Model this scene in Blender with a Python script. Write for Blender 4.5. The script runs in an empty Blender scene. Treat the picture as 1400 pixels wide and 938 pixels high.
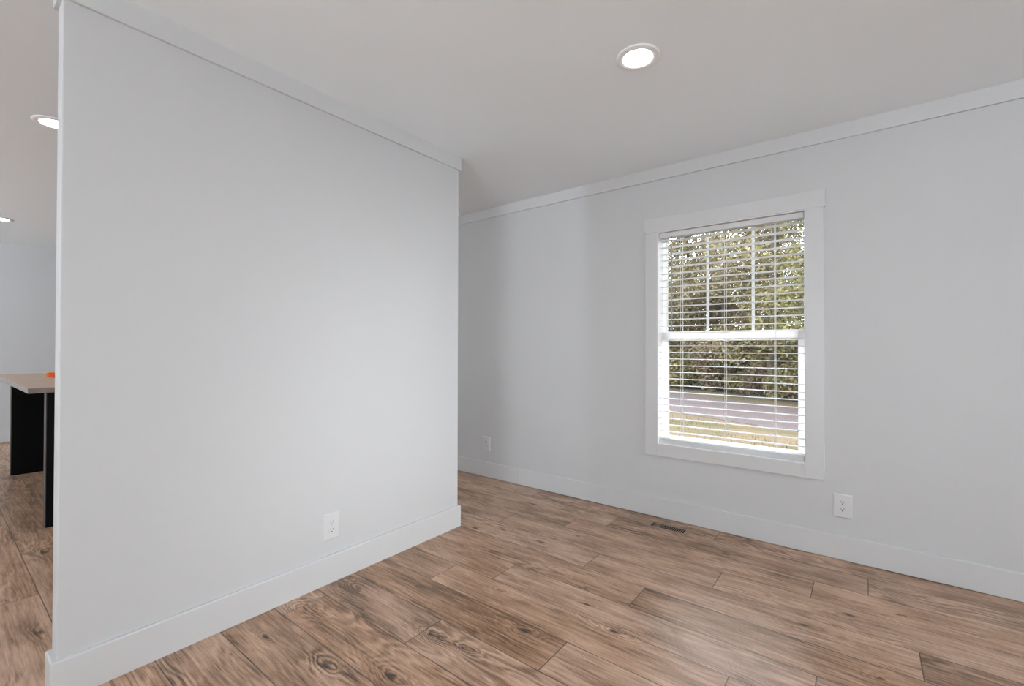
import bpy, bmesh, math, random
from mathutils import Vector, Matrix
random.seed(7)
S = bpy.context.scene
C = S.collection

# ------------------------------------------------------------------ camera
EYE = 1.1842
cam_d = bpy.data.cameras.new('camera'); cam = bpy.data.objects.new('camera', cam_d); C.objects.link(cam)
cam_d.sensor_fit = 'HORIZONTAL'; cam_d.sensor_width = 36.0
cam_d.lens = 622.3679 / 1400 * 36.0
cam_d.clip_start = 0.05; cam_d.clip_end = 300
yaw, pitch, roll = 0.6590, 0.0083, 0.0021
F = Vector((-math.sin(yaw)*math.cos(pitch), math.cos(yaw)*math.cos(pitch), math.sin(pitch)))
Rt = Vector((math.cos(yaw), math.sin(yaw), 0)); U = Rt.cross(F)
R2 = math.cos(roll)*Rt + math.sin(roll)*U; U2 = -math.sin(roll)*Rt + math.cos(roll)*U
M = Matrix.Identity(4)
for i in range(3):
    M[i][0] = R2[i]; M[i][1] = U2[i]; M[i][2] = -F[i]
M[2][3] = EYE
cam.matrix_world = M
S.camera = cam

# ------------------------------------------------------------------ world, sun, fill lamps, exposure
SKY = 17.0
SUN = 7.0
EAST_FILL_W = 60.0
BACK_FILL_W = 262.0
BACK_LEVEL_FILL_W = 80.0
KITCHEN_FILL_W = 430.0
LENS = 60.0
SIDE_LOW_FILL_W = 12.8
S.view_settings.view_transform = 'Standard'; S.view_settings.look = 'None'
S.view_settings.exposure = 0.10; S.view_settings.gamma = 1.0; S.view_settings.use_curve_mapping = False
try:
    S.cycles.use_denoising = True
    S.cycles.max_bounces = 12; S.cycles.diffuse_bounces = 8; S.cycles.transparent_max_bounces = 16
    S.cycles.sample_clamp_indirect = 6
    S.cycles.caustics_reflective = False; S.cycles.caustics_refractive = False
except Exception:
    pass
W = bpy.data.worlds.new('sky'); S.world = W; W.use_nodes = True
nt = W.node_tree; nt.nodes.clear()
wo = nt.nodes.new('ShaderNodeOutputWorld'); wb = nt.nodes.new('ShaderNodeBackground')
tc = nt.nodes.new('ShaderNodeTexCoord'); sp = nt.nodes.new('ShaderNodeSeparateXYZ'); rp = nt.nodes.new('ShaderNodeValToRGB')
rp.color_ramp.elements[0].position = 0.0; rp.color_ramp.elements[0].color = (0.93, 0.96, 1.0, 1)
rp.color_ramp.elements[1].position = 1.0; rp.color_ramp.elements[1].color = (0.74, 0.86, 1.0, 1)
nt.links.new(tc.outputs['Generated'], sp.inputs[0]); nt.links.new(sp.outputs['Z'], rp.inputs[0])
nt.links.new(rp.outputs[0], wb.inputs[0]); wb.inputs[1].default_value = SKY
nt.links.new(wb.outputs[0], wo.inputs[0])
sd = bpy.data.lights.new('sun', 'SUN'); sd.energy = SUN; sd.angle = math.radians(45); sd.color = (1.0, 0.97, 0.93)
so = bpy.data.objects.new('sun', sd); C.objects.link(so)
so.rotation_euler = Vector((-0.75, -0.72, -0.66)).to_track_quat('-Z', 'Y').to_euler()

def fill_lamp(name, loc, direction, sx, sy, watts, color=(0.81, 0.91, 0.995)):  # area lamp added to brighten the room, stands for no known source
    d = bpy.data.lights.new(name, 'AREA'); d.shape = 'RECTANGLE'; d.size = sx; d.size_y = sy; d.energy = watts; d.color = color
    o = bpy.data.objects.new(name, d); C.objects.link(o); o.location = loc
    o.rotation_euler = Vector(direction).to_track_quat('-Z', 'Z').to_euler()
    return o
# room dimensions
H = 2.44
XL, Y0, Y1, YR, PT = -2.1298, 0.2769, 2.1671, 3.1457, 0.082
XE, YB, XF = 3.6, -4.6, -8.31
# added fill lamps in front of the blocked openings, no daylight passes there
fill_lamp('fill_side', (XE-0.035, 0.2, 1.27), (-1, 0, 3.2), 1.7, 1.42, EAST_FILL_W*0.6)
fill_lamp('fill_side', (XE-0.035, -2.6, 1.27), (-1, 0, 3.2), 1.7, 1.42, EAST_FILL_W*0.4)
fill_lamp('fill_back', (0.35, YB+0.035, 1.08), (0, 1, 3.6), 1.7, 2.0, BACK_FILL_W)  # added fill aimed up to brighten the ceiling
fill_lamp('fill_back', (0.35, YB+0.045, 0.85), (-0.15, 1, -0.15), 1.7, 1.5, BACK_LEVEL_FILL_W)  # added level fill for the lower part of the window wall
fill_lamp('fill_side_low', (XE-0.035, 2.05, 1.05), (-1, 0, -0.10), 1.4, 1.9, SIDE_LOW_FILL_W, (0.91, 0.96, 1.0)).data.spread = math.radians(42)  # added narrow beam for the glow on the partition's lower end
fill_lamp('fill_kitchen', (-5.6, YB+0.035, 1.5), (-0.8, 1, 1.5), 1.3, 1.0, KITCHEN_FILL_W)  # added fill that brightens the far kitchen wall

# ------------------------------------------------------------------ helpers
def bm_new(): return bmesh.new()
def add_box(bm, x0, x1, y0, y1, z0, z1, bev=0.0, seg=1):
    r = bmesh.ops.create_cube(bm, size=1.0)
    vs = r['verts']
    for v in vs:
        v.co = Vector(((x0+x1)/2 + v.co.x*(x1-x0), (y0+y1)/2 + v.co.y*(y1-y0), (z0+z1)/2 + v.co.z*(z1-z0)))
    if bev > 0:
        es = set()
        for v in vs: es.update(v.link_edges)
        bmesh.ops.bevel(bm, geom=list(es), offset=bev, segments=seg, affect='EDGES', profile=0.5)
def add_tube(bm, pts, radii, n=10, cap=True):
    rings = []
    for i, p in enumerate(pts):
        p = Vector(p)
        a = Vector(pts[max(0, i-1)]); b = Vector(pts[min(len(pts)-1, i+1)])
        t = (b-a).normalized()
        s = t.orthogonal().normalized() if abs(t.z) > 0.9 else t.cross(Vector((0, 0, 1))).normalized()
        if abs(t.z) > 0.9: s = Vector((1, 0, 0)) - t*t.x; s.normalize()
        w = t.cross(s)
        rings.append([bm.verts.new(p + radii[i]*(math.cos(2*math.pi*k/n)*s + math.sin(2*math.pi*k/n)*w)) for k in range(n)])
    for a, b in zip(rings, rings[1:]):
        for k in range(n): bm.faces.new((a[k], a[(k+1) % n], b[(k+1) % n], b[k]))
    if cap:
        bm.faces.new(rings[0][::-1]); bm.faces.new(rings[-1])
def add_lathe(bm, prof, n=48, centre=(0, 0, 0), close=False):
    rings = []
    cx, cy, cz = centre
    for r, z in prof:
        if r < 1e-6: rings.append([bm.verts.new((cx, cy, cz+z))])
        else: rings.append([bm.verts.new((cx+r*math.cos(2*math.pi*k/n), cy+r*math.sin(2*math.pi*k/n), cz+z)) for k in range(n)])
    pr = list(zip(rings, rings[1:]))
    if close: pr.append((rings[-1], rings[0]))
    for a, b in pr:
        for k in range(n):
            k2 = (k+1) % n
            if len(a) == 1 and len(b) == 1: continue
            if len(a) == 1: bm.faces.new((a[0], b[k2], b[k]))
            elif len(b) == 1: bm.faces.new((a[k], a[k2], b[0]))
            else: bm.faces.new((a[k], a[k2], b[k2], b[k]))
def obj(name, bm, mat, parent=None, smooth=False):
    bmesh.ops.recalc_face_normals(bm, faces=bm.faces)
    me = bpy.data.meshes.new(name); bm.to_mesh(me); bm.free()
    if smooth:
        for p in me.polygons: p.use_smooth = True
    me.materials.append(mat)
    o = bpy.data.objects.new(name, me); C.objects.link(o)
    if parent: o.parent = parent
    return o
def centre_origin(o, base):
    b = Vector(base)
    o.data.transform(Matrix.Translation(-b)); o.location = b
    return o
def thing(name, label, cat, loc=(0, 0, 0), rz=0.0, group=None):
    o = bpy.data.objects.new(name, None); C.objects.link(o); o.empty_display_size = 0.1
    o.location = loc; o.rotation_euler = (0, 0, rz); o['label'] = label; o['category'] = cat
    if group: o['group'] = group
    return o
def tag(o, label, cat, group=None, kind=None):
    o['label'] = label; o['category'] = cat
    if group: o['group'] = group
    if kind: o['kind'] = kind
    return o
def struct(o, label=None):
    o['kind'] = 'structure'
    if label: o['label'] = label
    return o
def dup(o, parent=None):
    c = o.copy(); C.objects.link(c); c.parent = parent
    for ch in list(o.children): dup(ch, c)
    return c

# ------------------------------------------------------------------ materials
def mat(name, col, rough=0.6, spec=0.5, metal=0.0, bump=None, vary=None, emit=None, transl=0.0):
    m = bpy.data.materials.new(name); m.use_nodes = True
    t = m.node_tree; b = t.nodes['Principled BSDF']; L = t.links
    b.inputs['Base Color'].default_value = (*col, 1); b.inputs['Roughness'].default_value = rough
    b.inputs['Specular IOR Level'].default_value = spec; b.inputs['Metallic'].default_value = metal
    tcn = t.nodes.new('ShaderNodeTexCoord')
    if vary:
        sc, amt = vary
        n = t.nodes.new('ShaderNodeTexNoise'); n.inputs['Scale'].default_value = sc; n.inputs['Detail'].default_value = 4
        L.new(tcn.outputs['Object'], n.inputs['Vector'])
        r = t.nodes.new('ShaderNodeValToRGB')
        r.color_ramp.elements[0].position = 0.3; r.color_ramp.elements[1].position = 0.7
        r.color_ramp.elements[0].color = (*[c*(1-amt) for c in col], 1); r.color_ramp.elements[1].color = (*[min(1, c*(1+amt)) for c in col], 1)
        L.new(n.outputs['Fac'], r.inputs[0]); L.new(r.outputs[0], b.inputs['Base Color'])
    if bump:
        sc, st = bump
        n = t.nodes.new('ShaderNodeTexNoise'); n.inputs['Scale'].default_value = sc; n.inputs['Detail'].default_value = 3
        L.new(tcn.outputs['Object'], n.inputs['Vector'])
        bp = t.nodes.new('ShaderNodeBump'); bp.inputs['Strength'].default_value = st; bp.inputs['Distance'].default_value = 0.002
        L.new(n.outputs['Fac'], bp.inputs['Height']); L.new(bp.outputs[0], b.inputs['Normal'])
    if emit:
        b.inputs['Emission Color'].default_value = (*emit[0], 1); b.inputs['Emission Strength'].default_value = emit[1]
    if transl > 0:
        tr = t.nodes.new('ShaderNodeBsdfTranslucent'); tr.inputs[0].default_value = (*col, 1)
        mx = t.nodes.new('ShaderNodeMixShader'); mx.inputs[0].default_value = transl
        out = t.nodes['Material Output']
        L.new(b.outputs[0], mx.inputs[1]); L.new(tr.outputs[0], mx.inputs[2]); L.new(mx.outputs[0], out.inputs[0])
    return m
WALL = mat('wall_paint', (0.572, 0.578, 0.583), 0.55, 0.3, bump=(180, 0.06), vary=(0.8, 0.012))
CEIL = mat('ceiling_paint', (0.88, 0.93, 0.96), 0.8, 0.2, bump=(120, 0.08))
TRIM = mat('trim_paint', (0.604, 0.609, 0.613), 0.35, 0.45)
VINYL = mat('white_vinyl', (0.96, 0.955, 0.95), 0.35, 0.5, transl=0.78)
JAMB = mat('white_jamb', (0.95, 0.945, 0.94), 0.4, 0.5)
SLAT = mat('blind_vinyl', (0.90, 0.905, 0.91), 0.4, 0.5, transl=0.45)
RAIL = mat('blind_rail_white', (0.62, 0.625, 0.63), 0.4, 0.4)
BLOCKER = mat('sky_blocker', (0.85, 0.85, 0.85), 0.9, 0.1)  # for the panels that block sky light at the added windows
CORD = mat('blind_cord', (0.85, 0.84, 0.82), 0.8, 0.2)
WAND = mat('smoky_plastic', (0.30, 0.30, 0.33), 0.25, 0.6)
PLATE = mat('outlet_plastic', (0.64, 0.64, 0.645), 0.3, 0.5)
DARK = mat('slot_black', (0.012, 0.011, 0.010), 0.6, 0.3)
SCREW = mat('screw_metal', (0.6, 0.6, 0.6), 0.35, 0.5, metal=0.8)
LENSM = mat('lamp_lens', (0.95, 0.94, 0.92), 0.5, 0.3, emit=((1.0, 0.965, 0.91), LENS))
RING = mat('lamp_trim_white', (0.86, 0.86, 0.86), 0.4, 0.4)
BLACKWOOD = mat('black_painted_panel', (0.004, 0.0036, 0.0036), 0.5, 0.12)
EDGEWOOD = mat('black_panel_edge', (0.05, 0.040, 0.037), 0.5, 0.4, vary=(14, 0.25))
LAMTOP = mat('laminate_top', (0.52, 0.36, 0.26), 0.35, 0.45, vary=(9, 0.10))
LAMEDGE = mat('laminate_edge', (0.26, 0.22, 0.20), 0.45, 0.4, vary=(22, 0.22))
REGISTER = mat('tan_register_metal', (0.30, 0.205, 0.145), 0.4, 0.5, vary=(30, 0.1))
BROWNPAN = mat('register_damper', (0.16, 0.11, 0.08), 0.5, 0.4)

def glass_mat():
    m = bpy.data.materials.new('window_glass'); m.use_nodes = True
    t = m.node_tree; t.nodes.clear(); L = t.links
    o = t.nodes.new('ShaderNodeOutputMaterial'); tr = t.nodes.new('ShaderNodeBsdfTransparent'); tr.inputs[0].default_value = (0.95, 0.965, 0.96, 1)
    g = t.nodes.new('ShaderNodeBsdfGlossy'); g.inputs['Roughness'].default_value = 0.0
    fr = t.nodes.new('ShaderNodeFresnel'); fr.inputs[0].default_value = 1.45
    mx = t.nodes.new('ShaderNodeMixShader')
    L.new(fr.outputs[0], mx.inputs[0]); L.new(tr.outputs[0], mx.inputs[1]); L.new(g.outputs[0], mx.inputs[2]); L.new(mx.outputs[0], o.inputs[0])
    return m
GLASS = glass_mat()

# floor knots: x, y, half-width, darkness, ring strength
KNOTS = [(-1.347, 1.036, 0.028, 0.9, 0.9), (-1.117, 1.545, 0.026, 0.95, 1), (-1.021, 1.873, 0.02, 0.7, 0.6), (-0.821, 1.770, 0.024, 0.8, 0.9), (-1.552, 2.305, 0.024, 0.75, 0.4), (-1.427, 2.512, 0.022, 0.65, 0.4), (-1.243, 1.313, 0.016, 0.6, 0.7), (-1.395, 1.724, 0.02, 0.15, 0.9), (-1.938, 0.857, 0.016, 0.9, 0.8), (-1.586, 0.915, 0.02, 0.7, 0.7), (-1.960, 1.300, 0.026, 0.25, 1), (-1.411, 1.286, 0.02, 0.5, 0.8), (-2.090, 1.448, 0.012, 0.6, 0.2), (-1.751, 1.498, 0.012, 0.5, 0.3), (-0.635, 2.824, 0.02, 0.8, 0.4), (-0.061, 2.514, 0.022, 0.75, 0.6), (0.119, 2.654, 0.012, 0.8, 0.3), (-0.206, 2.306, 0.02, 0.6, 0.5), (0.037, 2.105, 0.014, 0.6, 0.5), (-3.730, 0.427, 0.03, 0.7, 0.7), (-2.695, 0.302, 0.03, 0.6, 0.8), (-1.983, 2.817, 0.022, 0.8, 0.3), (-2.017, 2.210, 0.02, 0.6, 0.2), (-1.989, 1.066, 0.03, 0.1, 1), (-1.266, 2.082, 0.015, 0.35, 0.4)]

def floor_mat():
    m = bpy.data.materials.new('oak_plank_floor'); m.use_nodes = True
    t = m.node_tree; N = t.nodes; L = t.links; b = N['Principled BSDF']
    def val(x):
        return x
    def math_(op, a, bb=None, c=None, clamp=False):
        n = N.new('ShaderNodeMath'); n.operation = op; n.use_clamp = clamp
        for i, v in enumerate((a, bb, c)):
            if v is None: continue
            if isinstance(v, (int, float)): n.inputs[i].default_value = v
            else: L.new(v, n.inputs[i])
        return n.outputs[0]
    def comb(x, y, z):
        n = N.new('ShaderNodeCombineXYZ')
        for i, v in enumerate((x, y, z)):
            if isinstance(v, (int, float)): n.inputs[i].default_value = v
            else: L.new(v, n.inputs[i])
        return n.outputs[0]
    def noise(vec, sc, det=3, rough=0.5, dist=0.0):
        n = N.new('ShaderNodeTexNoise'); n.inputs['Scale'].default_value = sc; n.inputs['Detail'].default_value = det
        n.inputs['Roughness'].default_value = rough; n.inputs['Distortion'].default_value = dist
        L.new(vec, n.inputs['Vector']); return n.outputs['Fac']
    tc = N.new('ShaderNodeTexCoord'); sx = N.new('ShaderNodeSeparateXYZ'); L.new(tc.outputs['Object'], sx.inputs[0])
    X, Y = sx.outputs['X'], sx.outputs['Y']
    uv = N.new('ShaderNodeUVMap'); uv.uv_map = 'plank'; su = N.new('ShaderNodeSeparateXYZ'); L.new(uv.outputs[0], su.inputs[0])
    u, v = su.outputs['X'], su.outputs['Y']
    at = N.new('ShaderNodeAttribute'); at.attribute_name = 'tone'; sa = N.new('ShaderNodeSeparateColor'); L.new(at.outputs['Color'], sa.inputs[0])
    tone, seedv, hue = sa.outputs[0], sa.outputs[1], sa.outputs[2]
    off = math_('MULTIPLY', seedv, 57.0)
    # knot field, stretched along the board
    lo2 = noise(comb(math_('MULTIPLY', u, 5.0), math_('MULTIPLY', v, 22.0), off), 1.0, 3, 0.55)
    wob = noise(comb(math_('MULTIPLY', u, 14.0), math_('MULTIPLY', v, 40.0), off), 1.0, 3, 0.6)
    XW = math_('ADD', X, math_('MULTIPLY', math_('SUBTRACT', wob, 0.5), 0.09)); YW = math_('ADD', Y, math_('MULTIPLY', math_('SUBTRACT', wob, 0.5), 0.035))
    ksum = None; kdark = None
    for kx, ky, s, dk, rg in KNOTS:
        dx = math_('MULTIPLY', math_('SUBTRACT', XW, kx), 1.0/(s*2.3)); dy = math_('MULTIPLY', math_('SUBTRACT', YW, ky), 1.0/s)
        d2 = math_('ADD', math_('MULTIPLY', dx, dx), math_('MULTIPLY', dy, dy))
        e = math_('MULTIPLY', math_('EXPONENT', math_('MULTIPLY', d2, -0.30)), rg)
        ksum = e if ksum is None else math_('ADD', ksum, e)
        k = math_('MULTIPLY', math_('EXPONENT', math_('MULTIPLY', d2, -7.0)), dk)
        kdark = k if kdark is None else math_('ADD', kdark, k)
    # long wavy warp of the grain
    lo = noise(comb(math_('MULTIPLY', u, 1.6), math_('MULTIPLY', v, 7.0), off), 1.0, 2, 0.5)
    field = math_('ADD', math_('ADD', math_('MULTIPLY', lo, 7.0), math_('MULTIPLY', lo2, 1.1)), math_('MULTIPLY', ksum, 2.6))
    rings = math_('SINE', math_('MULTIPLY', math_('ADD', field, math_('MULTIPLY', v, 14.0)), 10.0))
    rings = math_('MULTIPLY_ADD', rings, 0.5, 0.5)
    rmask = noise(comb(math_('MULTIPLY', u, 1.1), math_('MULTIPLY', v, 3.0), math_('ADD', off, 9.3)), 1.0, 2, 0.5)
    mr = N.new('ShaderNodeMapRange'); L.new(rmask, mr.inputs[0]); mr.inputs[1].default_value = 0.43; mr.inputs[2].default_value = 0.66
    rm = math_('ADD', math_('MULTIPLY', mr.outputs[0], 0.8), math_('MULTIPLY', ksum, 0.7), clamp=True)
    # fine streaks and fibre
    st = noise(comb(math_('MULTIPLY', u, 4.5), math_('MULTIPLY', v, 80.0), off), 1.0, 5, 0.62)
    st2 = noise(comb(math_('MULTIPLY', u, 9.0), math_('MULTIPLY', v, 260.0), off), 1.0, 3, 0.6)
    cloud = noise(comb(math_('MULTIPLY', u, 3.0), math_('MULTIPLY', v, 10.0), math_('ADD', off, 31.0)), 1.0, 3, 0.55)
    pores = noise(comb(math_('MULTIPLY', u, 14.0), math_('MULTIPLY', v, 150.0), math_('ADD', off, 4.0)), 1.0, 2, 0.5)
    # combine: lightness 0..1
    a = math_('MULTIPLY_ADD', math_('SUBTRACT', cloud, 0.5), 1.0, 0.61)
    a = math_('ADD', a, math_('MULTIPLY', math_('SUBTRACT', st, 0.5), 0.95))
    a = math_('ADD', a, math_('MULTIPLY', math_('SUBTRACT', st2, 0.5), 0.95))
    a = math_('ADD', a, math_('MULTIPLY', math_('MULTIPLY', math_('SUBTRACT', rings, 0.5), rm), 0.44))
    a = math_('ADD', a, math_('MULTIPLY', math_('SUBTRACT', tone, 0.5), 0.22))
    a = math_('SUBTRACT', a, math_('MULTIPLY', ksum, 0.10))
    kn = math_('MULTIPLY', kdark, math_('MULTIPLY_ADD', st, 1.6, 0.1))
    a = math_('SUBTRACT', a, kn, clamp=True)
    cr = N.new('ShaderNodeValToRGB'); e = cr.color_ramp.elements
    e[0].position = 0.0; e[0].color = (0.040, 0.023, 0.015, 1)
    e[1].position = 1.0; e[1].color = (0.66, 0.480, 0.380, 1)
    for pos, c in ((0.20, (0.105, 0.063, 0.041)), (0.42, (0.265, 0.170, 0.117)), (0.62, (0.425, 0.288, 0.210)), (0.82, (0.55, 0.388, 0.295))):
        q = cr.color_ramp.elements.new(pos); q.color = (*c, 1)
    L.new(a, cr.inputs[0])
    # dark cracks
    cn = noise(comb(math_('MULTIPLY', u, 1.9), math_('MULTIPLY', math_('ADD', v, math_('MULTIPLY', lo2, 0.03)), 30.0), math_('ADD', off, 77.0)), 1.0, 2, 0.5)
    mc = N.new('ShaderNodeMapRange'); L.new(math_('ABSOLUTE', math_('SUBTRACT', cn, 0.5)), mc.inputs[0]); mc.inputs[1].default_value = 0.0; mc.inputs[2].default_value = 0.012
    mc.inputs[3].default_value = 1.0; mc.inputs[4].default_value = 0.0
    cm = N.new('ShaderNodeMapRange'); L.new(noise(comb(math_('MULTIPLY', u, 1.7), math_('MULTIPLY', v, 8.0), math_('ADD', off, 50.0)), 1.0, 2), cm.inputs[0]); cm.inputs[1].default_value = 0.56; cm.inputs[2].default_value = 0.63
    crack = math_('MULTIPLY', math_('MULTIPLY', mc.outputs[0], cm.outputs[0]), 0.75)
    # joints between boards, from the board's own coordinates
    ed = N.new('ShaderNodeUVMap'); ed.uv_map = 'edge'; se = N.new('ShaderNodeSeparateXYZ'); L.new(ed.outputs[0], se.inputs[0])
    ee = math_('MINIMUM', se.outputs['X'], se.outputs['Y'])
    me_ = N.new('ShaderNodeMapRange'); L.new(ee, me_.inputs[0]); me_.inputs[1].default_value = 0.0006; me_.inputs[2].default_value = 0.0028; me_.inputs[3].default_value = 1.0; me_.inputs[4].default_value = 0.0
    dark = math_('MAXIMUM', crack, math_('MULTIPLY', me_.outputs[0], 0.95))
    mx = N.new('ShaderNodeMixRGB'); L.new(dark, mx.inputs[0]); L.new(cr.outputs[0], mx.inputs[1]); mx.inputs[2].default_value = (0.035, 0.020, 0.013, 1)
    hs = N.new('ShaderNodeHueSaturation'); L.new(mx.outputs[0], hs.inputs['Color']); L.new(math_('MULTIPLY_ADD', hue, 0.16, 1.10), hs.inputs['Saturation'])
    L.new(hs.outputs[0], b.inputs['Base Color'])
    L.new(math_('MULTIPLY_ADD', st2, 0.22, 0.27), b.inputs['Roughness'])
    b.inputs['Specular IOR Level'].default_value = 0.55
    bp = N.new('ShaderNodeBump'); bp.inputs['Strength'].default_value = 0.35; bp.inputs['Distance'].default_value = 0.0012
    L.new(math_('SUBTRACT', math_('MULTIPLY', st2, 0.35), math_('MULTIPLY', dark, 1.0)), bp.inputs['Height']); L.new(bp.outputs[0], b.inputs['Normal'])
    return m
FLOOR = floor_mat()

# ------------------------------------------------------------------ floor
def build_floor():
    LEN = 1.365
    rows = [0.345, 0.54, 0.76, 0.977, 1.18, 1.384, 1.587, 1.782, 1.978, 2.181, 2.378, 2.580, 2.769, 2.965, 3.165]
    offs = {0.977: -2.03, 1.18: -1.455, 1.384: -0.947, 1.587: -1.755, 1.782: -1.505, 1.978: -0.857, 2.181: -1.201, 2.378: -0.597,
            2.580: -0.206, 2.769: 0.010, 2.965: -0.735}
    y = 0.345
    lower = []
    while y > YB - 0.2:
        y -= 0.1985; lower.append(y)
    rows = lower[::-1] + rows
    bm = bmesh.new(); uvp = bm.loops.layers.uv.new('plank'); uve = bm.loops.layers.uv.new('edge'); col = bm.loops.layers.float_color.new('tone')
    rnd = random.Random(11)
    x0, x1 = XF-0.1, XE+0.1
    tones = {}
    for r0, r1 in zip(rows, rows[1:]):
        o = offs.get(round(r0, 3), rnd.uniform(0, LEN))
        k0 = math.floor((x0-o)/LEN)
        k = k0
        while o + k*LEN < x1:
            a, b_ = o+k*LEN, o+(k+1)*LEN
            a2, b2 = max(a, x0), min(b_, x1)
            tn, sd_, hu = rnd.random(), rnd.random(), rnd.random()
            # four strips so that the distance to the nearest joint interpolates exactly
            w = r1-r0; mid = (r0+r1)/2; xm = (a2+b2)/2
            for (xa, xb, ea, eb) in ((a2, xm, 0.0, xm-a2), (xm, b2, b2-xm, 0.0)):
                for (ya, yb, fa, fb) in ((r0, mid, 0.0, w/2), (mid, r1, w/2, 0.0)):
                    vs = [bm.verts.new((xx, yy, 0)) for xx, yy in ((xa, ya), (xb, ya), (xb, yb), (xa, yb))]
                    f = bm.faces.new(vs)
                    es = ((ea, fa), (eb, fa), (eb, fb), (ea, fb))
                    for lp, e in zip(f.loops, es):
                        c = lp.vert.co
                        lp[uvp].uv = (c.x + sd_*13.7, c.y + sd_*5.1); lp[uve].uv = e; lp[col] = (tn, sd_, hu, 1)
            k += 1
    # slab under the boards
    bmesh.ops.remove_doubles(bm, verts=bm.verts, dist=1e-5)
    z = -0.12
    q = [bm.verts.new(p) for p in ((x0, rows[0], z), (x1, rows[0], z), (x1, rows[-1], z), (x0, rows[-1], z))]
    bm.faces.new(q)
    me = bpy.data.meshes.new('floor')
    bm.to_mesh(me); bm.free(); me.materials.append(FLOOR)
    o = bpy.data.objects.new('floor', me); C.objects.link(o); struct(o)
build_floor()

# ------------------------------------------------------------------ ceiling and walls
bm = bm_new(); add_box(bm, XF-0.15, XE+0.15, YB-0.15, YR+0.15, H, H+0.25)
struct(obj('ceiling', bm, CEIL))

def wall_panel(name, axis, pos, thick, a0, a1, openings, m=WALL, z0=-0.12, z1=H+0.01):
    """a straight wall, built of boxes round its openings (a_lo, a_hi, z_lo, z_hi)"""
    bm = bm_new()
    def bx(s0, s1, zz0, zz1):
        if s1-s0 < 1e-4 or zz1-zz0 < 1e-4: return
        if axis == 'y': add_box(bm, s0, s1, min(pos, pos+thick), max(pos, pos+thick), zz0, zz1)
        else: add_box(bm, min(pos, pos+thick), max(pos, pos+thick), s0, s1, zz0, zz1)
    cur = a0
    for lo, hi, zl, zh in sorted(openings):
        bx(cur, lo, z0, z1); bx(lo, hi, z0, zl); bx(lo, hi, zh, z1); cur = hi
    bx(cur, a1, z0, z1)
    return struct(obj(name, bm, m))
WX0, WX1, WZ0, WZ1 = -1.144, -0.272, 0.510, 1.988      # clear opening of the window
wall_panel('wall_right', 'y', YR, 0.15, XF, XE+0.15, [(WX0, WX1, WZ0, WZ1)])
wall_panel('wall_far', 'x', XF, -0.15, YB-0.15, YR+0.15, [])
wall_panel('wall_back', 'y', YB, -0.15, XF, XE+0.15, [(-0.52, 1.22, 0.06, 2.10), (-6.27, -4.93, 0.98, 2.02)])
wall_panel('wall_side', 'x', XE, 0.15, YB, YR, [(-0.67, 1.07, 0.54, 2.0), (-3.47, -1.73, 0.54, 2.0), (1.32, 2.78, 0.06, 2.05)])
bm = bm_new(); add_box(bm, XL-PT, XL, Y0, Y1, 0, H, 0.004, 2)
struct(obj('wall_left', bm, WALL))

def band_round(name, x0, x1, y0, y1, t, z0, z1, bev):
    """a board that wraps a wall stub on all four sides"""
    bm = bm_new()
    o = [(x0-t, y0-t), (x1+t, y0-t), (x1+t, y1+t), (x0-t, y1+t)]; i = [(x0, y0), (x1, y0), (x1, y1), (x0, y1)]
    prof = [(1, z0), (1, z1-bev), (1-bev/t*0.8, z1), (0, z1)] if bev > 0 else [(1, z0), (1, z1), (0, z1)]
    if bev < 0: prof = [(0, z0), (1+bev/t*0.8, z0), (1, z0-bev), (1, z1)]
    rings = []
    for f, z in prof:
        rings.append([bm.verts.new((i[k][0]+(o[k][0]-i[k][0])*f, i[k][1]+(o[k][1]-i[k][1])*f, z)) for k in range(4)])
    for a, b in zip(rings, rings[1:]):
        for k in range(4): bm.faces.new((a[k], a[(k+1) % 4], b[(k+1) % 4], b[k]))
    return struct(obj(name, bm, TRIM))
CH, BH, CT, BT = 0.0853, 0.1375, 0.0125, 0.0145
band_round('baseboard_left', XL-PT, XL, Y0, Y1, BT, 0.0, BH, 0.005)
band_round('trim_1', XL-PT, XL, Y0, Y1, CT, H-CH, H, -0.002)
def board(name, x0, x1, y0, y1, z0, z1, bev=0.003):
    bm = bm_new(); add_box(bm, x0, x1, y0, y1, z0, z1, bev, 2); return struct(obj(name, bm, TRIM))
bm = bm_new()
for a, b in ((XF, -4.95), (-4.95, -2.365), (-2.365, 1.30), (1.30, XE)):   # lengths butted end to end, hairline joints
    add_box(bm, a+0.0004, b-0.0004, YR-BT, YR+0.002, 0.0015, BH, 0.005, 2)
struct(obj('baseboard_right', bm, TRIM))
board('trim_2', XF, XE, YR-CT, YR+0.002, H-CH, H+0.002, 0.0015)
board('baseboard_far', XF-0.002, XF+BT, YB, YR-BT-0.001, 0.0015, BH)
board('baseboard_side', XE-BT, XE+0.002, YB, 1.20, 0.0015, BH)
bm = bm_new()
add_box(bm, XF+BT, -0.62, YB-0.002, YB+BT, 0.0015, BH, 0.003, 2); add_box(bm, 1.32, XE-BT, YB-0.002, YB+BT, 0.0015, BH, 0.003, 2)
struct(obj('baseboard_back', bm, TRIM))

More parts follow.
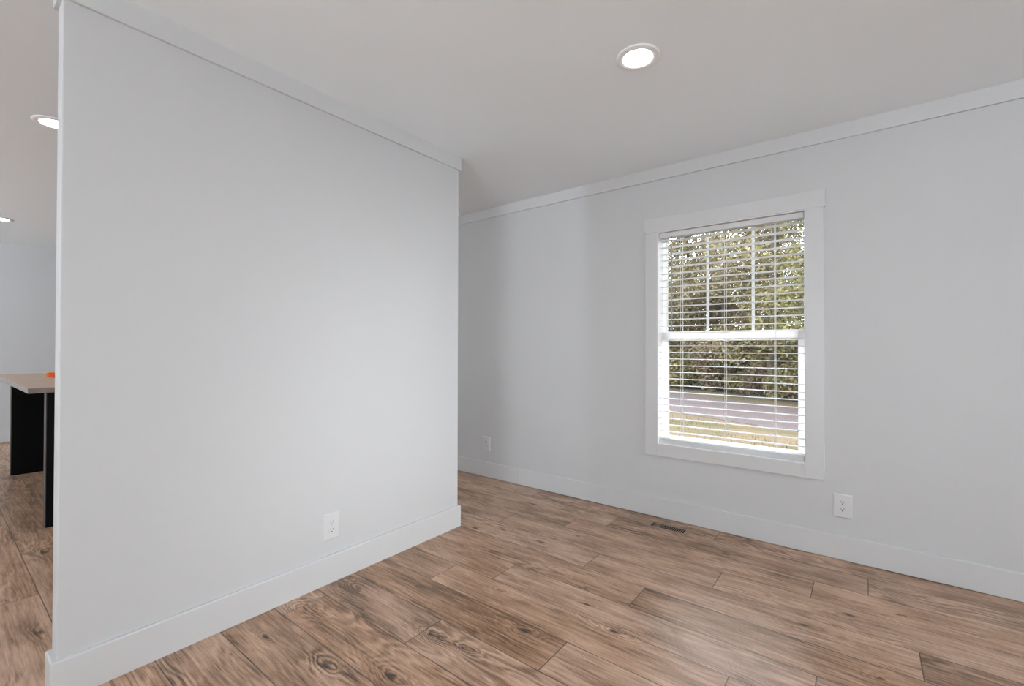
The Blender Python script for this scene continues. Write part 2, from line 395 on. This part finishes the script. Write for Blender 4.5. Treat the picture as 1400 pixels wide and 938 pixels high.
# ------------------------------------------------------------------ the window in the right wall
win = bpy.data.objects.new('window_1', None); C.objects.link(win); win.location = ((WX0+WX1)/2, YR, WZ0); struct(win)
def wobj(name, bm, m, parent=win):
    o = obj(name, bm, m); o.parent = parent
    o.matrix_parent_inverse = Matrix.Translation(-win.location)
    return o
YC = YR - 0.0155
bm = bm_new()
cx0, cx1, cz0, cz1 = -1.2301, -0.1819, 0.4285, 2.087
add_box(bm, cx0, WX0+0.002, YC, YR+0.001, cz0, WZ1+0.008, 0.002, 2)
add_box(bm, WX1-0.002, cx1, YC, YR+0.001, cz0, WZ1+0.008, 0.002, 2)
add_box(bm, WX0+0.002, WX1-0.002, YC, YR+0.001, cz0, WZ0+0.001, 0.002, 2)
add_box(bm, cx0-0.008, cx1+0.009, YC-0.003, YR+0.001, WZ1, cz1, 0.002, 2)
wobj('casing', bm, TRIM)
# lining of the opening
bm = bm_new(); yj0, yj1, th = YR-0.010, YR+0.165, 0.004
add_box(bm, WX0-0.002, WX0+th, yj0, yj1, WZ0, WZ1); add_box(bm, WX1-th, WX1+0.002, yj0, yj1, WZ0, WZ1)
add_box(bm, WX0, WX1, yj0, yj1, WZ0-0.002, WZ0+th); add_box(bm, WX0, WX1, yj0, yj1, WZ1-th, WZ1+0.002)
wobj('jamb', bm, JAMB)
# fixed upper frame, further out
def frame_boxes(bm, x0, x1, z0, z1, y0, y1, l, r, b, t, bev=0.002):
    add_box(bm, x0, x0+l, y0, y1, z0, z1, bev); add_box(bm, x1-r, x1, y0, y1, z0, z1, bev)
    add_box(bm, x0+l, x1-r, y0, y1, z0, z0+b, bev); add_box(bm, x0+l, x1-r, y0, y1, z1-t, z1, bev)
bm = bm_new()
frame_boxes(bm, WX0+th, WX1-th, 1.235, WZ1-th, YR+0.100, YR+0.135, 0.022, 0.012, 0.052, 0.020)
up = wobj('upper_sash', bm, VINYL)
gx0, gx1 = WX0+th+0.022, WX1-th-0.012
bm = bm_new()
for k in (1, 2):
    xm = gx0 + (gx1-gx0)*k/3
    add_box(bm, xm-0.008, xm+0.008, YR+0.108, YR+0.120, 1.285, WZ1-0.024)
g = obj('muntins', bm, VINYL); g.parent = up
bm = bm_new(); add_box(bm, gx0-0.003, gx1+0.003, YR+0.122, YR+0.126, 1.284, WZ1-0.022)
g = obj('glass', bm, GLASS); g.parent = up
bm = bm_new()
frame_boxes(bm, WX0+th, WX1-th, WZ0+th, 1.293, YR+0.066, YR+0.096, 0.043, 0.040, 0.048, 0.064)
add_box(bm, -0.760, -0.700, YR+0.058, YR+0.067, 1.270, 1.291, 0.002)      # sash lock
lo = wobj('lower_sash', bm, VINYL)
bm = bm_new(); add_box(bm, WX0+th+0.040, WX1-th-0.037, YR+0.080, YR+0.084, WZ0+0.045, 1.232)
g = obj('glass', bm, GLASS); g.parent = lo

# ------------------------------------------------------------------ blind hanging in the opening
bl = thing('window_blind', 'white horizontal slat blind hanging open inside the only window', 'blind', ((WX0+WX1)/2, YR+0.036, WZ0+th))
def bobj(name, bm, m, smooth=False):
    o = obj(name, bm, m, None, smooth); o.parent = bl; o.matrix_parent_inverse = Matrix.Translation(-bl.location); return o
bx0, bx1 = WX0+0.0085, WX1-0.0085
bm = bm_new(); add_box(bm, bx0, bx1, YR+0.006, YR+0.054, 1.944, 1.980, 0.002, 2)
add_box(bm, bx0+0.002, bx0+0.010, YR+0.004, YR+0.007, 1.946, 1.978); add_box(bm, bx1-0.010, bx1-0.002, YR+0.004, YR+0.007, 1.946, 1.978)
bobj('headrail', bm, RAIL)
bm = bm_new(); zs = []
z = 1.9245
while z > 0.549:
    zs.append(z); z -= 0.04575
for z in zs:
    # a slightly crowned slat, 2.6 mm thick
    n = 4; top = []; bot = []
    for i in range(n+1):
        f = i/n; yy = YR+0.011+0.048*f; dz = 0.0022*(1-(2*f-1)**2) + 0.0015*(0.5-f)
        top.append((yy, z+dz+0.0013)); bot.append((yy, z+dz-0.0013))
    loop = top + bot[::-1]
    A = [bm.verts.new((bx0, p[0], p[1])) for p in loop]; B = [bm.verts.new((bx1, p[0], p[1])) for p in loop]
    m_ = len(loop)
    for i in range(m_): bm.faces.new((A[i], A[(i+1) % m_], B[(i+1) % m_], B[i]))
    for i in range(n):
        bm.faces.new((A[i], A[i+1], A[m_-2-i], A[m_-1-i])); bm.faces.new((B[i], B[i+1], B[m_-2-i], B[m_-1-i]))
bobj('slats', bm, SLAT)
bm = bm_new(); add_box(bm, bx0, bx1, YR+0.014, YR+0.056, WZ0+th, WZ0+0.033, 0.003, 2)
bobj('bottom_rail', bm, RAIL)
for xc in (-0.990, -0.712, -0.432):
    bm = bm_new()
    for yy in (YR+0.0095, YR+0.0605):
        add_tube(bm, [(xc, yy, 1.945), (xc, yy, WZ0+0.030)], [0.0011, 0.0011], 6)
    for z in zs: add_tube(bm, [(xc, YR+0.0095, z-0.002), (xc, YR+0.0605, z-0.002)], [0.0006, 0.0006], 4)
    add_tube(bm, [(xc+0.006, YR+0.035, 1.945), (xc+0.006, YR+0.035, WZ0+0.030)], [0.0009, 0.0009], 5)
    bobj('ladder_cord', bm, CORD)
bm = bm_new()
add_tube(bm, [(-1.046, YR+0.002, 1.948), (-1.046, YR-0.003, 1.93), (-1.046, YR-0.002, 1.32)], [0.0028, 0.0034, 0.0034], 6)
add_tube(bm, [(-1.046, YR-0.002, 1.325), (-1.046, YR-0.002, 1.300)], [0.0046, 0.0050], 8)
bobj('tilt_wand', bm, WAND)
bm = bm_new()
add_tube(bm, [(-0.305, YR+0.004, 1.946), (-0.305, YR+0.005, 1.12)], [0.0009, 0.0009], 6)
add_tube(bm, [(-0.300, YR+0.004, 1.946), (-0.300, YR+0.005, 1.12)], [0.0009, 0.0009], 6)

bm.free()

# unseen windows added to go with the fill lamps, closed by opaque panels
def added_window(name, axis, pos, a0, a1, z0, z1, sgn):
    w = bpy.data.objects.new(name, None); C.objects.link(w); struct(w)
    def bx(bm, s0, s1, p0, p1, zz0, zz1, bev=0.002):
        if axis == 'y': add_box(bm, s0, s1, min(p0, p1), max(p0, p1), zz0, zz1, bev)
        else: add_box(bm, min(p0, p1), max(p0, p1), s0, s1, zz0, zz1, bev)
    bm = bm_new(); c = 0.088; p0 = pos+sgn*0.015; p1 = pos-sgn*0.001
    bx(bm, a0-c, a0, p0, p1, z0-c, z1); bx(bm, a1, a1+c, p0, p1, z0-c, z1); bx(bm, a0, a1, p0, p1, z0-c, z0); bx(bm, a0-c, a1+c, p0, p1, z1, z1+0.1)
    obj('casing', bm, TRIM, w)
    bm = bm_new(); q0 = pos-sgn*0.06; q1 = pos-sgn*0.10; l = 0.05
    bx(bm, a0, a0+l, q0, q1, z0, z1); bx(bm, a1-l, a1, q0, q1, z0, z1); bx(bm, a0+l, a1-l, q0, q1, z0, z0+l); bx(bm, a0+l, a1-l, q0, q1, z1-l, z1)
    mid = (a0+a1)/2; bx(bm, mid-0.03, mid+0.03, q0, q1, z0+l, z1-l)
    obj('window_frame', bm, VINYL, w)
    bm = bm_new(); bx(bm, a0+0.004, a1-0.004, pos-sgn*0.012, pos-sgn*0.018, z0+0.004, z1-0.004, 0.0); obj('blocker', bm, BLOCKER, w)  # opaque panel added to keep sky light out of the opening
    return w
added_window('added_window_2', 'x', XE, -0.67, 1.07, 0.54, 2.0, -1)
added_window('added_window_6', 'x', XE, 1.32, 2.78, 0.06, 2.05, -1)
added_window('added_window_3', 'x', XE, -3.47, -1.73, 0.54, 2.0, -1)
added_window('added_window_4', 'y', YB, -0.52, 1.22, 0.06, 2.10, 1)
added_window('added_window_5', 'y', YB, -6.27, -4.93, 0.98, 2.02, 1)

# ------------------------------------------------------------------ ceiling lights
def ceiling_light(label, x, y):
    t = thing('recessed_light', label, 'ceiling light', (x, y, H), 0, 'round recessed ceiling lights')
    bm = bm_new()
    add_lathe(bm, [(0.0915, 0.0), (0.0915, -0.0035), (0.088, -0.0065), (0.078, -0.0085), (0.064, -0.0082), (0.0600, -0.0050), (0.0600, 0.0)], 56, close=True)
    obj('trim_ring', bm, RING, t, True)
    bm = bm_new()
    add_lathe(bm, [(0.0598, -0.0048), (0.0550, -0.0022), (0.0535, -0.0028), (0.03, -0.0032), (0.0, -0.0034)], 48)
    obj('lens', bm, LENSM, t, True)
    return t
ceiling_light('lit round ceiling light with white trim ring above the window room, fully in view', -0.772, 1.882)
ceiling_light('lit round ceiling light half hidden by the partition edge, over the kitchen island end', -3.605, 0.440)
ceiling_light('lit round ceiling light cut by the left picture edge, deeper in the kitchen', -6.750, 0.450)
ceiling_light('added unseen round ceiling light behind the camera by the back wall', -0.77, -1.90)  # this lamp and the next are added out of view for light
ceiling_light('added unseen round ceiling light to the right of the camera towards the side wall', 2.20, 1.0)

# ------------------------------------------------------------------ outlets
def outlet(label, loc, rz, face):
    """built facing -y, the plate's back on y = 0"""
    t = thing('wall_outlet', label, 'outlet', loc, rz, 'duplex wall outlets')
    w, h = 0.0445, 0.0655
    bm = bm_new()
    a = [(-w, 0.0, -h), (w, 0.0, -h), (w, 0.0, h), (-w, 0.0, h)]
    rings = []
    for s, yy in ((0, 0.0), (0.0, -0.0025), (0.0035, -0.0058), (0.006, -0.0064)):
        rings.append([bm.verts.new((x - math.copysign(s, x), yy, z - math.copysign(s, z))) for x, _, z in a])
    for p, q in zip(rings, rings[1:]):
        for k in range(4): bm.faces.new((p[k], p[(k+1) % 4], q[(k+1) % 4], q[k]))
    bm.faces.new(rings[-1]); bm.faces.new(rings[0][::-1])
    obj('cover_plate', bm, PLATE, t)
    for zc in (0.0195, -0.0195):
        bm = bm_new(); n = 28; o_ = []; i_ = []
        for k in range(n):
            an = 2*math.pi*k/n; x = 0.0172*math.cos(an); z = 0.0172*math.sin(an); z = max(-0.0140, min(0.0140, z))
            o_.append(bm.verts.new((x, -0.0062, zc+z))); i_.append(bm.verts.new((x*0.95, -0.0082, zc+z*0.95)))
        for k in range(n): bm.faces.new((o_[k], o_[(k+1) % n], i_[(k+1) % n], i_[k]))
        bm.faces.new(i_)
        r = obj('receptacle', bm, PLATE, t)
        bm = bm_new()
        add_box(bm, -0.0076, -0.0052, -0.0086, -0.0080, zc+0.0000, zc+0.0085)
        add_box(bm, 0.0052, 0.0076, -0.0086, -0.0080, zc+0.0010, zc+0.0080)
        add_tube(bm, [(0, -0.0086, zc-0.0068), (0, -0.0080, zc-0.0068)], [0.0030, 0.0030], 12)
        obj('slots', bm, DARK, r)
    bm = bm_new(); add_tube(bm, [(0, -0.0076, 0), (0, -0.0060, 0)], [0.0030, 0.0034], 12)
    obj('screw', bm, SCREW, t)
    return t
outlet('white duplex outlet low on the left partition wall near its end', (XL, 1.263, 0.279), math.pi/2, 0)
outlet('white duplex outlet right of the window, low above the baseboard', (-0.100, YR, 0.300), 0, 0)
outlet('white duplex outlet in the far shaded stretch of window wall beside the partition end', (-2.725, YR, 0.302), 0, 0)

# ------------------------------------------------------------------ floor register
reg = thing('floor_register', 'brown metal floor heating register set in planks below the window', 'floor vent', (-1.020, 2.985, 0.0))
rw, rd, hw, hd = 0.137, 0.052, 0.108, 0.034
bm = bm_new()
O = [(-rw, -rd), (rw, -rd), (rw, rd), (-rw, rd)]; I = [(-hw, -hd), (hw, -hd), (hw, hd), (-hw, hd)]
def lerp(k, f): return (O[k][0]+(I[k][0]-O[k][0])*f, O[k][1]+(I[k][1]-O[k][1])*f)
rings = []
for f, z in ((0, 0.0003), (0.05, 0.0028), (0.25, 0.0052), (0.95, 0.0052), (1.0, 0.0045), (1.0, 0.0008)):
    rings.append([bm.verts.new((*lerp(k, f), z)) for k in range(4)])
for a, b in zip(rings, rings[1:]):
    for k in range(4): bm.faces.new((a[k], a[(k+1) % 4], b[(k+1) % 4], b[k]))
obj('frame', bm, REGISTER, reg)
bm = bm_new(); add_box(bm, -hw, hw, -hd, hd, 0.0003, 0.0010); obj('dark_pan', bm, DARK, reg)  # flat black pan painted as the shade inside the duct, no recess
bm = bm_new(); add_box(bm, -0.088, -0.052, -hd, hd, 0.0012, 0.0030); obj('damper', bm, BROWNPAN, reg)
bm = bm_new(); n = 17
for k in range(1, n):
    xx = -hw + 2*hw*k/n; add_box(bm, xx-0.0013, xx+0.0013, -hd, hd, 0.0036, 0.0050)
obj('grille', bm, REGISTER, reg)
bm = bm_new(); add_tube(bm, [(0.121, 0.0, 0.0050), (0.121, 0.0, 0.0066)], [0.0042, 0.0038], 12); obj('screw', bm, DARK, reg)

# ------------------------------------------------------------------ kitchen island
TOPZ = 0.915
isl = thing('kitchen_island', 'black panelled kitchen island with knee space, in the kitchen beyond the partition', 'kitchen island', (-5.25, 0.95, 0.0))
def iobj(name, x0, x1, y0, y1, z0, z1, m, bev=0.002, parent=None):
    bm = bm_new(); add_box(bm, x0+5.25, x1+5.25, y0-0.95, y1-0.95, z0, z1, bev, 1); return obj(name, bm, m, parent or isl)
zt = TOPZ-0.034
for a, b in ((-4.296, -4.209), (-6.229, -6.142)):
    pnl = iobj('end_panel', a, b, 0.492, 0.80, 0.0, zt, BLACKWOOD)
    iobj('edge_band', a+0.004, b-0.004, 0.489, 0.4925, 0.001, zt-0.001, EDGEWOOD, 0.0, pnl)
iobj('cabinet_body', -6.229, -4.209, 0.80, 1.40, 0.0, zt, BLACKWOOD)
iobj('apron', -6.142, -4.296, 0.74, 0.80, zt-0.10, zt, BLACKWOOD)
for k in range(4):
    xa = -6.20+0.50*k
    d = iobj('door', xa, xa+0.47, 1.40, 1.42, 0.10, zt-0.03, BLACKWOOD)
    iobj('handle', xa+0.42, xa+0.432, 1.42, 1.445, 0.55, 0.70, SCREW, 0.003, d)
ct = thing('countertop', 'tan laminate countertop slab resting on the black kitchen island', 'countertop', (-5.275, 0.95, zt))
bm = bm_new(); add_box(bm, -1.105, 1.105, -0.55, 0.55, 0.0315, 0.034, 0.0008); obj('surface', bm, LAMTOP, ct)
bm = bm_new(); add_box(bm, -1.103, 1.103, -0.548, 0.548, 0.0, 0.0318, 0.0015); obj('edge', bm, LAMEDGE, ct)

# orange and yellow leaf spray on the countertop
LEAFO = bpy.data.materials.new('orange_leaf'); LEAFO.use_nodes = True
_t = LEAFO.node_tree; _b = _t.nodes['Principled BSDF']; _tc = _t.nodes.new('ShaderNodeTexCoord'); _s = _t.nodes.new('ShaderNodeSeparateXYZ')
_r = _t.nodes.new('ShaderNodeValToRGB'); _t.links.new(_tc.outputs['Generated'], _s.inputs[0]); _t.links.new(_s.outputs['X'], _r.inputs[0]); _t.links.new(_r.outputs[0], _b.inputs['Base Color'])
_r.color_ramp.elements[0].color = (0.90, 0.62, 0.01, 1); _r.color_ramp.elements[1].color = (0.85, 0.13, 0.005, 1); _r.color_ramp.elements[1].position = 0.7
_b.inputs['Roughness'].default_value = 0.5
spray = thing('leaf_spray', 'orange and yellow decorative leaves lying on the kitchen island countertop', 'decoration', (-5.36, 0.675, TOPZ))
def leaf(bm, base, direction, length, width, lift):
    d = Vector(direction).normalized(); s = d.cross(Vector((0, 0, 1))).normalized(); up_ = Vector((0, 0, 1))
    prev = None
    for i in range(7):
        f = i/6; w = width*math.sin(math.pi*(0.06+0.94*f)**0.8)*0.5 if i < 6 else 0.001
        c = Vector(base)+d*length*f+up_*(lift*math.sin(math.pi*f*0.85))
        row = [bm.verts.new(c-s*w-up_*w*0.3), bm.verts.new(c+up_*0.004), bm.verts.new(c+s*w-up_*w*0.3),
               bm.verts.new(c+s*w-up_*(w*0.3+0.002)), bm.verts.new(c+up_*0.001), bm.verts.new(c-s*w-up_*(w*0.3+0.002))]
        if prev:
            for k in range(6): bm.faces.new((prev[k], prev[(k+1) % 6], row[(k+1) % 6], row[k]))
        prev = row
spray.scale = (0.58, 0.58, 0.58)
rnd = random.Random(5)
for k in range(11):
    an = math.radians(150+rnd.uniform(-95, 95)) if k else math.radians(218)
    bm = bm_new(); leaf(bm, (0.02*math.cos(an), 0.02*math.sin(an), 0.010+0.003*k), (math.cos(an), math.sin(an), 0.05), rnd.uniform(0.09, 0.125), rnd.uniform(0.04, 0.055), rnd.uniform(0.015, 0.05))
    obj('leaf', bm, LEAFO, spray, True)
bm = bm_new(); add_lathe(bm, [(0.0, 0.0), (0.028, 0.002), (0.036, 0.018), (0.026, 0.034), (0.0, 0.040)], 18); obj('centre', bm, mat('deep_orange', (0.55, 0.09, 0.006), 0.6), spray, True)

# ------------------------------------------------------------------ outdoors
GZ = -0.78
def outdoor_mat(name, cols, scale, detail=6, rough=0.95, stretch=(1, 1, 1), bump=0.0):
    m = bpy.data.materials.new(name); m.use_nodes = True; t = m.node_tree; L = t.links; b = t.nodes['Principled BSDF']
    tcn = t.nodes.new('ShaderNodeTexCoord'); mp = t.nodes.new('ShaderNodeMapping'); mp.inputs['Scale'].default_value = stretch
    n = t.nodes.new('ShaderNodeTexNoise'); n.inputs['Scale'].default_value = scale; n.inputs['Detail'].default_value = detail; n.inputs['Roughness'].default_value = 0.65
    r = t.nodes.new('ShaderNodeValToRGB')
    L.new(tcn.outputs['Object'], mp.inputs[0]); L.new(mp.outputs[0], n.inputs['Vector']); L.new(n.outputs['Fac'], r.inputs[0]); L.new(r.outputs[0], b.inputs['Base Color'])
    els = r.color_ramp.elements
    els[0].position = cols[0][0]; els[0].color = (*cols[0][1], 1); els[1].position = cols[-1][0]; els[1].color = (*cols[-1][1], 1)
    for p, c in cols[1:-1]:
        e = els.new(p); e.color = (*c, 1)
    b.inputs['Roughness'].default_value = rough; b.inputs['Specular IOR Level'].default_value = 0.2
    return m
LAWN = outdoor_mat('dry_lawn', [(0.38, (0.024, 0.022, 0.004)), (0.46, (0.037, 0.026, 0.008)), (0.53, (0.052, 0.032, 0.014)), (0.68, (0.061, 0.037, 0.018))], 0.9, 7, stretch=(0.55, 1.6, 1))
WOODS = outdoor_mat('leaf_litter', [(0.35, (0.020, 0.015, 0.010)), (0.6, (0.041, 0.031, 0.017))], 1.5)
ROAD = outdoor_mat('worn_asphalt', [(0.35, (0.035, 0.023, 0.021)), (0.65, (0.047, 0.031, 0.029))], 3.0, 8, 0.85)
BARK = outdoor_mat('bark', [(0.35, (0.019, 0.014, 0.011)), (0.65, (0.051, 0.040, 0.029))], 6.0, 6, stretch=(3, 3, 0.5))
def leaf_mat(name, c0, c1, c2):
    m = bpy.data.materials.new(name); m.use_nodes = True; t = m.node_tree; L = t.links; b = t.nodes['Principled BSDF']
    a = t.nodes.new('ShaderNodeAttribute'); a.attribute_name = 'tint'; r = t.nodes.new('ShaderNodeValToRGB')
    L.new(a.outputs['Fac'], r.inputs[0])
    r.color_ramp.elements[0].color = (*c0, 1); r.color_ramp.elements[1].color = (*c2, 1); e = r.color_ramp.elements.new(0.5); e.color = (*c1, 1)
    L.new(r.outputs[0], b.inputs['Base Color']); b.inputs['Roughness'].default_value = 0.55; b.inputs['Specular IOR Level'].default_value = 0.3
    tr = t.nodes.new('ShaderNodeBsdfTranslucent'); L.new(r.outputs[0], tr.inputs[0]); mx = t.nodes.new('ShaderNodeMixShader'); mx.inputs[0].default_value = 0.35
    L.new(b.outputs[0], mx.inputs[1]); L.new(tr.outputs[0], mx.inputs[2]); L.new(mx.outputs[0], t.nodes['Material Output'].inputs[0])
    return m
LF_OLIVE = leaf_mat('olive_foliage', (0.054, 0.043, 0.016), (0.100, 0.080, 0.027), (0.131, 0.103, 0.050))
LF_BROWN = leaf_mat('brown_foliage', (0.048, 0.033, 0.017), (0.091, 0.061, 0.033), (0.121, 0.086, 0.050))
LF_LIME = leaf_mat('yellow_green_foliage', (0.067, 0.061, 0.013), (0.110, 0.095, 0.025), (0.133, 0.107, 0.043))
LF_GRASS = leaf_mat('grass_blades', (0.032, 0.033, 0.007), (0.056, 0.050, 0.011), (0.088, 0.064, 0.026))

def ground_poly(name, pts, z, th_, m):
    bm = bm_new()
    t = [bm.verts.new((x, y, z)) for x, y in pts]; b = [bm.verts.new((x, y, z-th_)) for x, y in pts]
    bm.faces.new(t); bm.faces.new(b[::-1]); n = len(pts)
    for k in range(n): bm.faces.new((t[k], t[(k+1) % n], b[(k+1) % n], b[k]))
    return struct(obj(name, bm, m))
ground_poly('ground', [(-60, -30), (60, -30), (60, 70), (-60, 70)], GZ, 0.3, LAWN)
# road runs away to the left; edges from the view through the window
def road_y(x, base, sl): return base + sl*x
ground_poly('road', [(x, road_y(x, 11.9, -0.42)) for x in (-45, 30)] + [(x, road_y(x, 16.5, -0.47)) for x in (30, -45)], GZ+0.012, 0.03, ROAD)
ground_poly('woodland_floor', [(x, road_y(x, 17.6, -0.47)) for x in (-45, 30)] + [(40, 60), (-50, 60)], GZ+0.010, 0.03, WOODS)

def leaves(bm, lay, rnd, centre, rad, n, size, lo=0.0, hi=1.0):
    cx, cy, cz = centre; rx, ry, rz = rad
    for _ in range(n):
        while True:
            p = Vector((rnd.uniform(-1, 1), rnd.uniform(-1, 1), rnd.uniform(-1, 1)))
            if p.length <= 1: break
        p = Vector((cx+p.x*rx, cy+p.y*ry, cz+p.z*rz))
        a = Vector((rnd.gauss(0, 1), rnd.gauss(0, 1), rnd.gauss(0, 0.7))).normalized(); b = a.cross(Vector((rnd.gauss(0, 1), rnd.gauss(0, 1), rnd.gauss(0, 1)))).normalized()
        s = size*rnd.uniform(0.6, 1.4)
        f = bm.faces.new([bm.verts.new(q) for q in (p-a*s, p+b*s*0.5, p+a*s, p-b*s*0.5)])
        v = rnd.uniform(lo, hi)
        for lp in f.loops: lp[lay] = (v, v, v, 1)
def make_tree(name, label, cat, group, height, crown_r, crown_lo, trunk_r, nleaf, size, lm, seed, kind='round'):
    rnd = random.Random(seed)
    t = thing(name, label, cat, (0, 0, 0), 0, group)
    bm = bm_new()
    pts = []; rad = []
    lx = ly = 0
    for i in range(9):
        f = i/8; pts.append((lx, ly, height*0.93*f)); rad.append(trunk_r*(1-0.8*f)*(1.25 if i == 0 else 1)); lx += rnd.uniform(-0.08, 0.08); ly += rnd.uniform(-0.08, 0.08)
    add_tube(bm, pts, rad, 8)
    tips = []
    nb = 22
    for k in range(nb):
        f = crown_lo/height + (0.97-crown_lo/height)*k/(nb-1) if kind != 'bare' else 0.12+0.8*k/(nb-1)
        zz = height*0.93*f; i0 = min(7, int(f*8)); b0 = Vector(pts[i0]).lerp(Vector(pts[i0+1]), f*8-i0)
        an = k*2.4+rnd.uniform(-0.4, 0.4); reach = crown_r*(1.05-0.75*max(0, (f-0.35)/0.65))*rnd.uniform(0.7, 1.0)
        e = b0+Vector((math.cos(an)*reach, math.sin(an)*reach, rnd.uniform(0.0, 0.5)*reach))
        m_ = b0.lerp(e, 0.5)+Vector((0, 0, rnd.uniform(-0.1, 0.2)))
        add_tube(bm, [b0, m_, e], [trunk_r*0.28*(1.1-f), trunk_r*0.18*(1.1-f), 0.01], 5)
        tips += [(b0.lerp(e, 0.55), reach), (e, reach)]
    obj('trunk', bm, BARK, t)
    bm = bm_new(); lay = bm.loops.layers.float_color.new('tint')
    per = nleaf//len(tips)
    for p, r in tips:
        base = rnd.uniform(0.0, 0.45)
        leaves(bm, lay, rnd, p, (r*0.42+0.15, r*0.42+0.15, r*0.26+0.15), per, size, base, base+0.55)
    me = bpy.data.meshes.new('foliage'); bm.to_mesh(me); bm.free(); me.materials.append(lm)
    o = bpy.data.objects.new('foliage', me); C.objects.link(o); o.parent = t
    return t
TG = 'trees beyond the road'
protos = [
    make_tree('pine_tree', 'olive green tree with brown trunk in the woods beyond the road', 'tree', TG, 9.5, 2.3, 1.2, 0.16, 11000, 0.058, LF_OLIVE, 1),
    make_tree('bare_tree', 'brown sparse-leaved tree with tall trunk in the woods beyond the road', 'tree', TG, 9.0, 2.1, 0.9, 0.13, 10500, 0.055, LF_BROWN, 2, 'bare'),
    make_tree('leafy_tree', 'yellow green leafy tree in the woods beyond the road', 'tree', TG, 7.5, 2.0, 0.9, 0.11, 9500, 0.06, LF_LIME, 3),
]
rnd = random.Random(21)
spots = []
for row, (dy, n, step) in enumerate(((1.6, 12, 1.9), (4.2, 13, 2.1), (7.4, 12, 2.6), (11.5, 11, 3.2), (15.5, 12, 3.2))):
    for k in range(n):
        x = -16 + row*-1.5 + k*step + rnd.uniform(-0.5, 0.5)
        y = road_y(x, 17.6, -0.47) + dy + rnd.uniform(-0.8, 0.8)
        w = (0.38, 0.42, 0.20) if row == 0 else (0.45, 0.45, 0.10)
        q = rnd.random(); kd = 0 if q < w[0] else (1 if q < w[0]+w[1] else 2)
        spots.append((x, y, kd, rnd.uniform(0.95, 1.25), rnd.uniform(0, 6.28)))
used = set()
for x, y, kd, sc, rz in spots:
    o = protos[kd] if kd not in used else dup(protos[kd]); used.add(kd)
    o.location = (x, y, GZ+0.005); o.scale = (sc, sc, sc); o.rotation_euler = (0, 0, rz)
# low brush at the wood's edge
def make_bush(label, r, h, n, size, lm, seed):
    rnd = random.Random(seed); t = thing('woodland_bush', label, 'bush', (0, 0, 0), 0, 'bushes along the edge of the woods')
    bm = bm_new()
    for k in range(9):
        an = k*0.7; e = (math.cos(an)*r*0.6, math.sin(an)*r*0.6, h*rnd.uniform(0.6, 0.9)); add_tube(bm, [(0.03*math.cos(an), 0.03*math.sin(an), 0), (e[0]*0.4, e[1]*0.4, e[2]*0.6), e], [0.02, 0.012, 0.004], 5)
    obj('stems', bm, BARK, t)
    bm = bm_new(); lay = bm.loops.layers.float_color.new('tint')
    for _ in range(14):
        an = rnd.uniform(0, 6.28); rr = r*rnd.uniform(0, 0.7); base = rnd.uniform(0, 0.45)
        leaves(bm, lay, rnd, (rr*math.cos(an), rr*math.sin(an), h*rnd.uniform(0.25, 0.72)), (r*0.4, r*0.4, h*0.3), n//14, size, base, base+0.55)
    me = bpy.data.meshes.new('foliage'); bm.to_mesh(me); bm.free(); me.materials.append(lm)
    o = bpy.data.objects.new('foliage', me); C.objects.link(o); o.parent = t
    return t
bush = [make_bush('brown tangled bush at the edge of the woods beyond the road', 1.1, 1.7, 2600, 0.055, LF_BROWN, 31),
        make_bush('olive green bush at the edge of the woods beyond the road', 1.0, 1.5, 2600, 0.06, LF_OLIVE, 32)]
ub = set()
for k in range(22):
    x = -17 + k*1.05 + rnd.uniform(-0.3, 0.3); y = road_y(x, 17.6, -0.47)+rnd.uniform(0.5, 1.4); kd = 0 if rnd.random() < 0.68 else 1
    o = bush[kd] if kd not in ub else dup(bush[kd]); ub.add(kd)
    s_ = rnd.uniform(0.75, 1.3); o.location = (x, y, GZ+0.005); o.scale = (s_, s_, s_*rnd.uniform(0.8, 1.2)); o.rotation_euler = (0, 0, rnd.uniform(0, 6))
for k in range(24):
    x = -22 + k*1.35 + rnd.uniform(-0.3, 0.3); y = road_y(x, 17.6, -0.47)+(5.8 if k % 2 else 9.5)+rnd.uniform(-0.4, 0.4)
    o = dup(bush[k % 3 != 0 and 0 or 1]); s_ = rnd.uniform(1.9, 2.5); o.location = (x, y, GZ+0.005); o.scale = (s_*0.8, s_*0.8, s_); o.rotation_euler = (0, 0, rnd.uniform(0, 6))
# a nearer yellow-green tree whose branches cross the right of the window
nt_ = make_tree('leafy_tree', 'small yellow green tree standing nearest, across the road to the right', 'tree', None, 6.0, 1.5, 2.0, 0.07, 2000, 0.075, LF_LIME, 44)
nt_.location = (-1.35, 18.4, GZ+0.005)
# rough grass
bm = bm_new(); lay = bm.loops.layers.float_color.new('tint'); rnd = random.Random(8)
for _ in range(15000):
    x = rnd.uniform(-9, 3); y = rnd.uniform(4.2, 14)
    if y > road_y(x, 11.7, -0.42): continue
    if math.sin(x*1.1+y*2.1)+math.sin(x*0.5-y*1.7)+rnd.uniform(-0.8, 0.8) < 0.1: continue
    h = rnd.uniform(0.03, 0.085); an = rnd.uniform(0, 6.28); w = 0.008; lx, ly = rnd.uniform(-0.03, 0.03), rnd.uniform(-0.03, 0.03)
    c, s = math.cos(an)*w, math.sin(an)*w
    f = bm.faces.new([bm.verts.new(q) for q in ((x-c, y-s, GZ), (x+c, y+s, GZ), (x+lx, y+ly, GZ+h))])
    v = rnd.random()
    for lp in f.loops: lp[lay] = (v, v, v, 1)
me = bpy.data.meshes.new('grass'); bm.to_mesh(me); bm.free(); me.materials.append(LF_GRASS)
o = bpy.data.objects.new('grass', me); C.objects.link(o); tag(o, 'patchy yellow green grass growing on the dry yard outside the window', 'grass', kind='stuff')
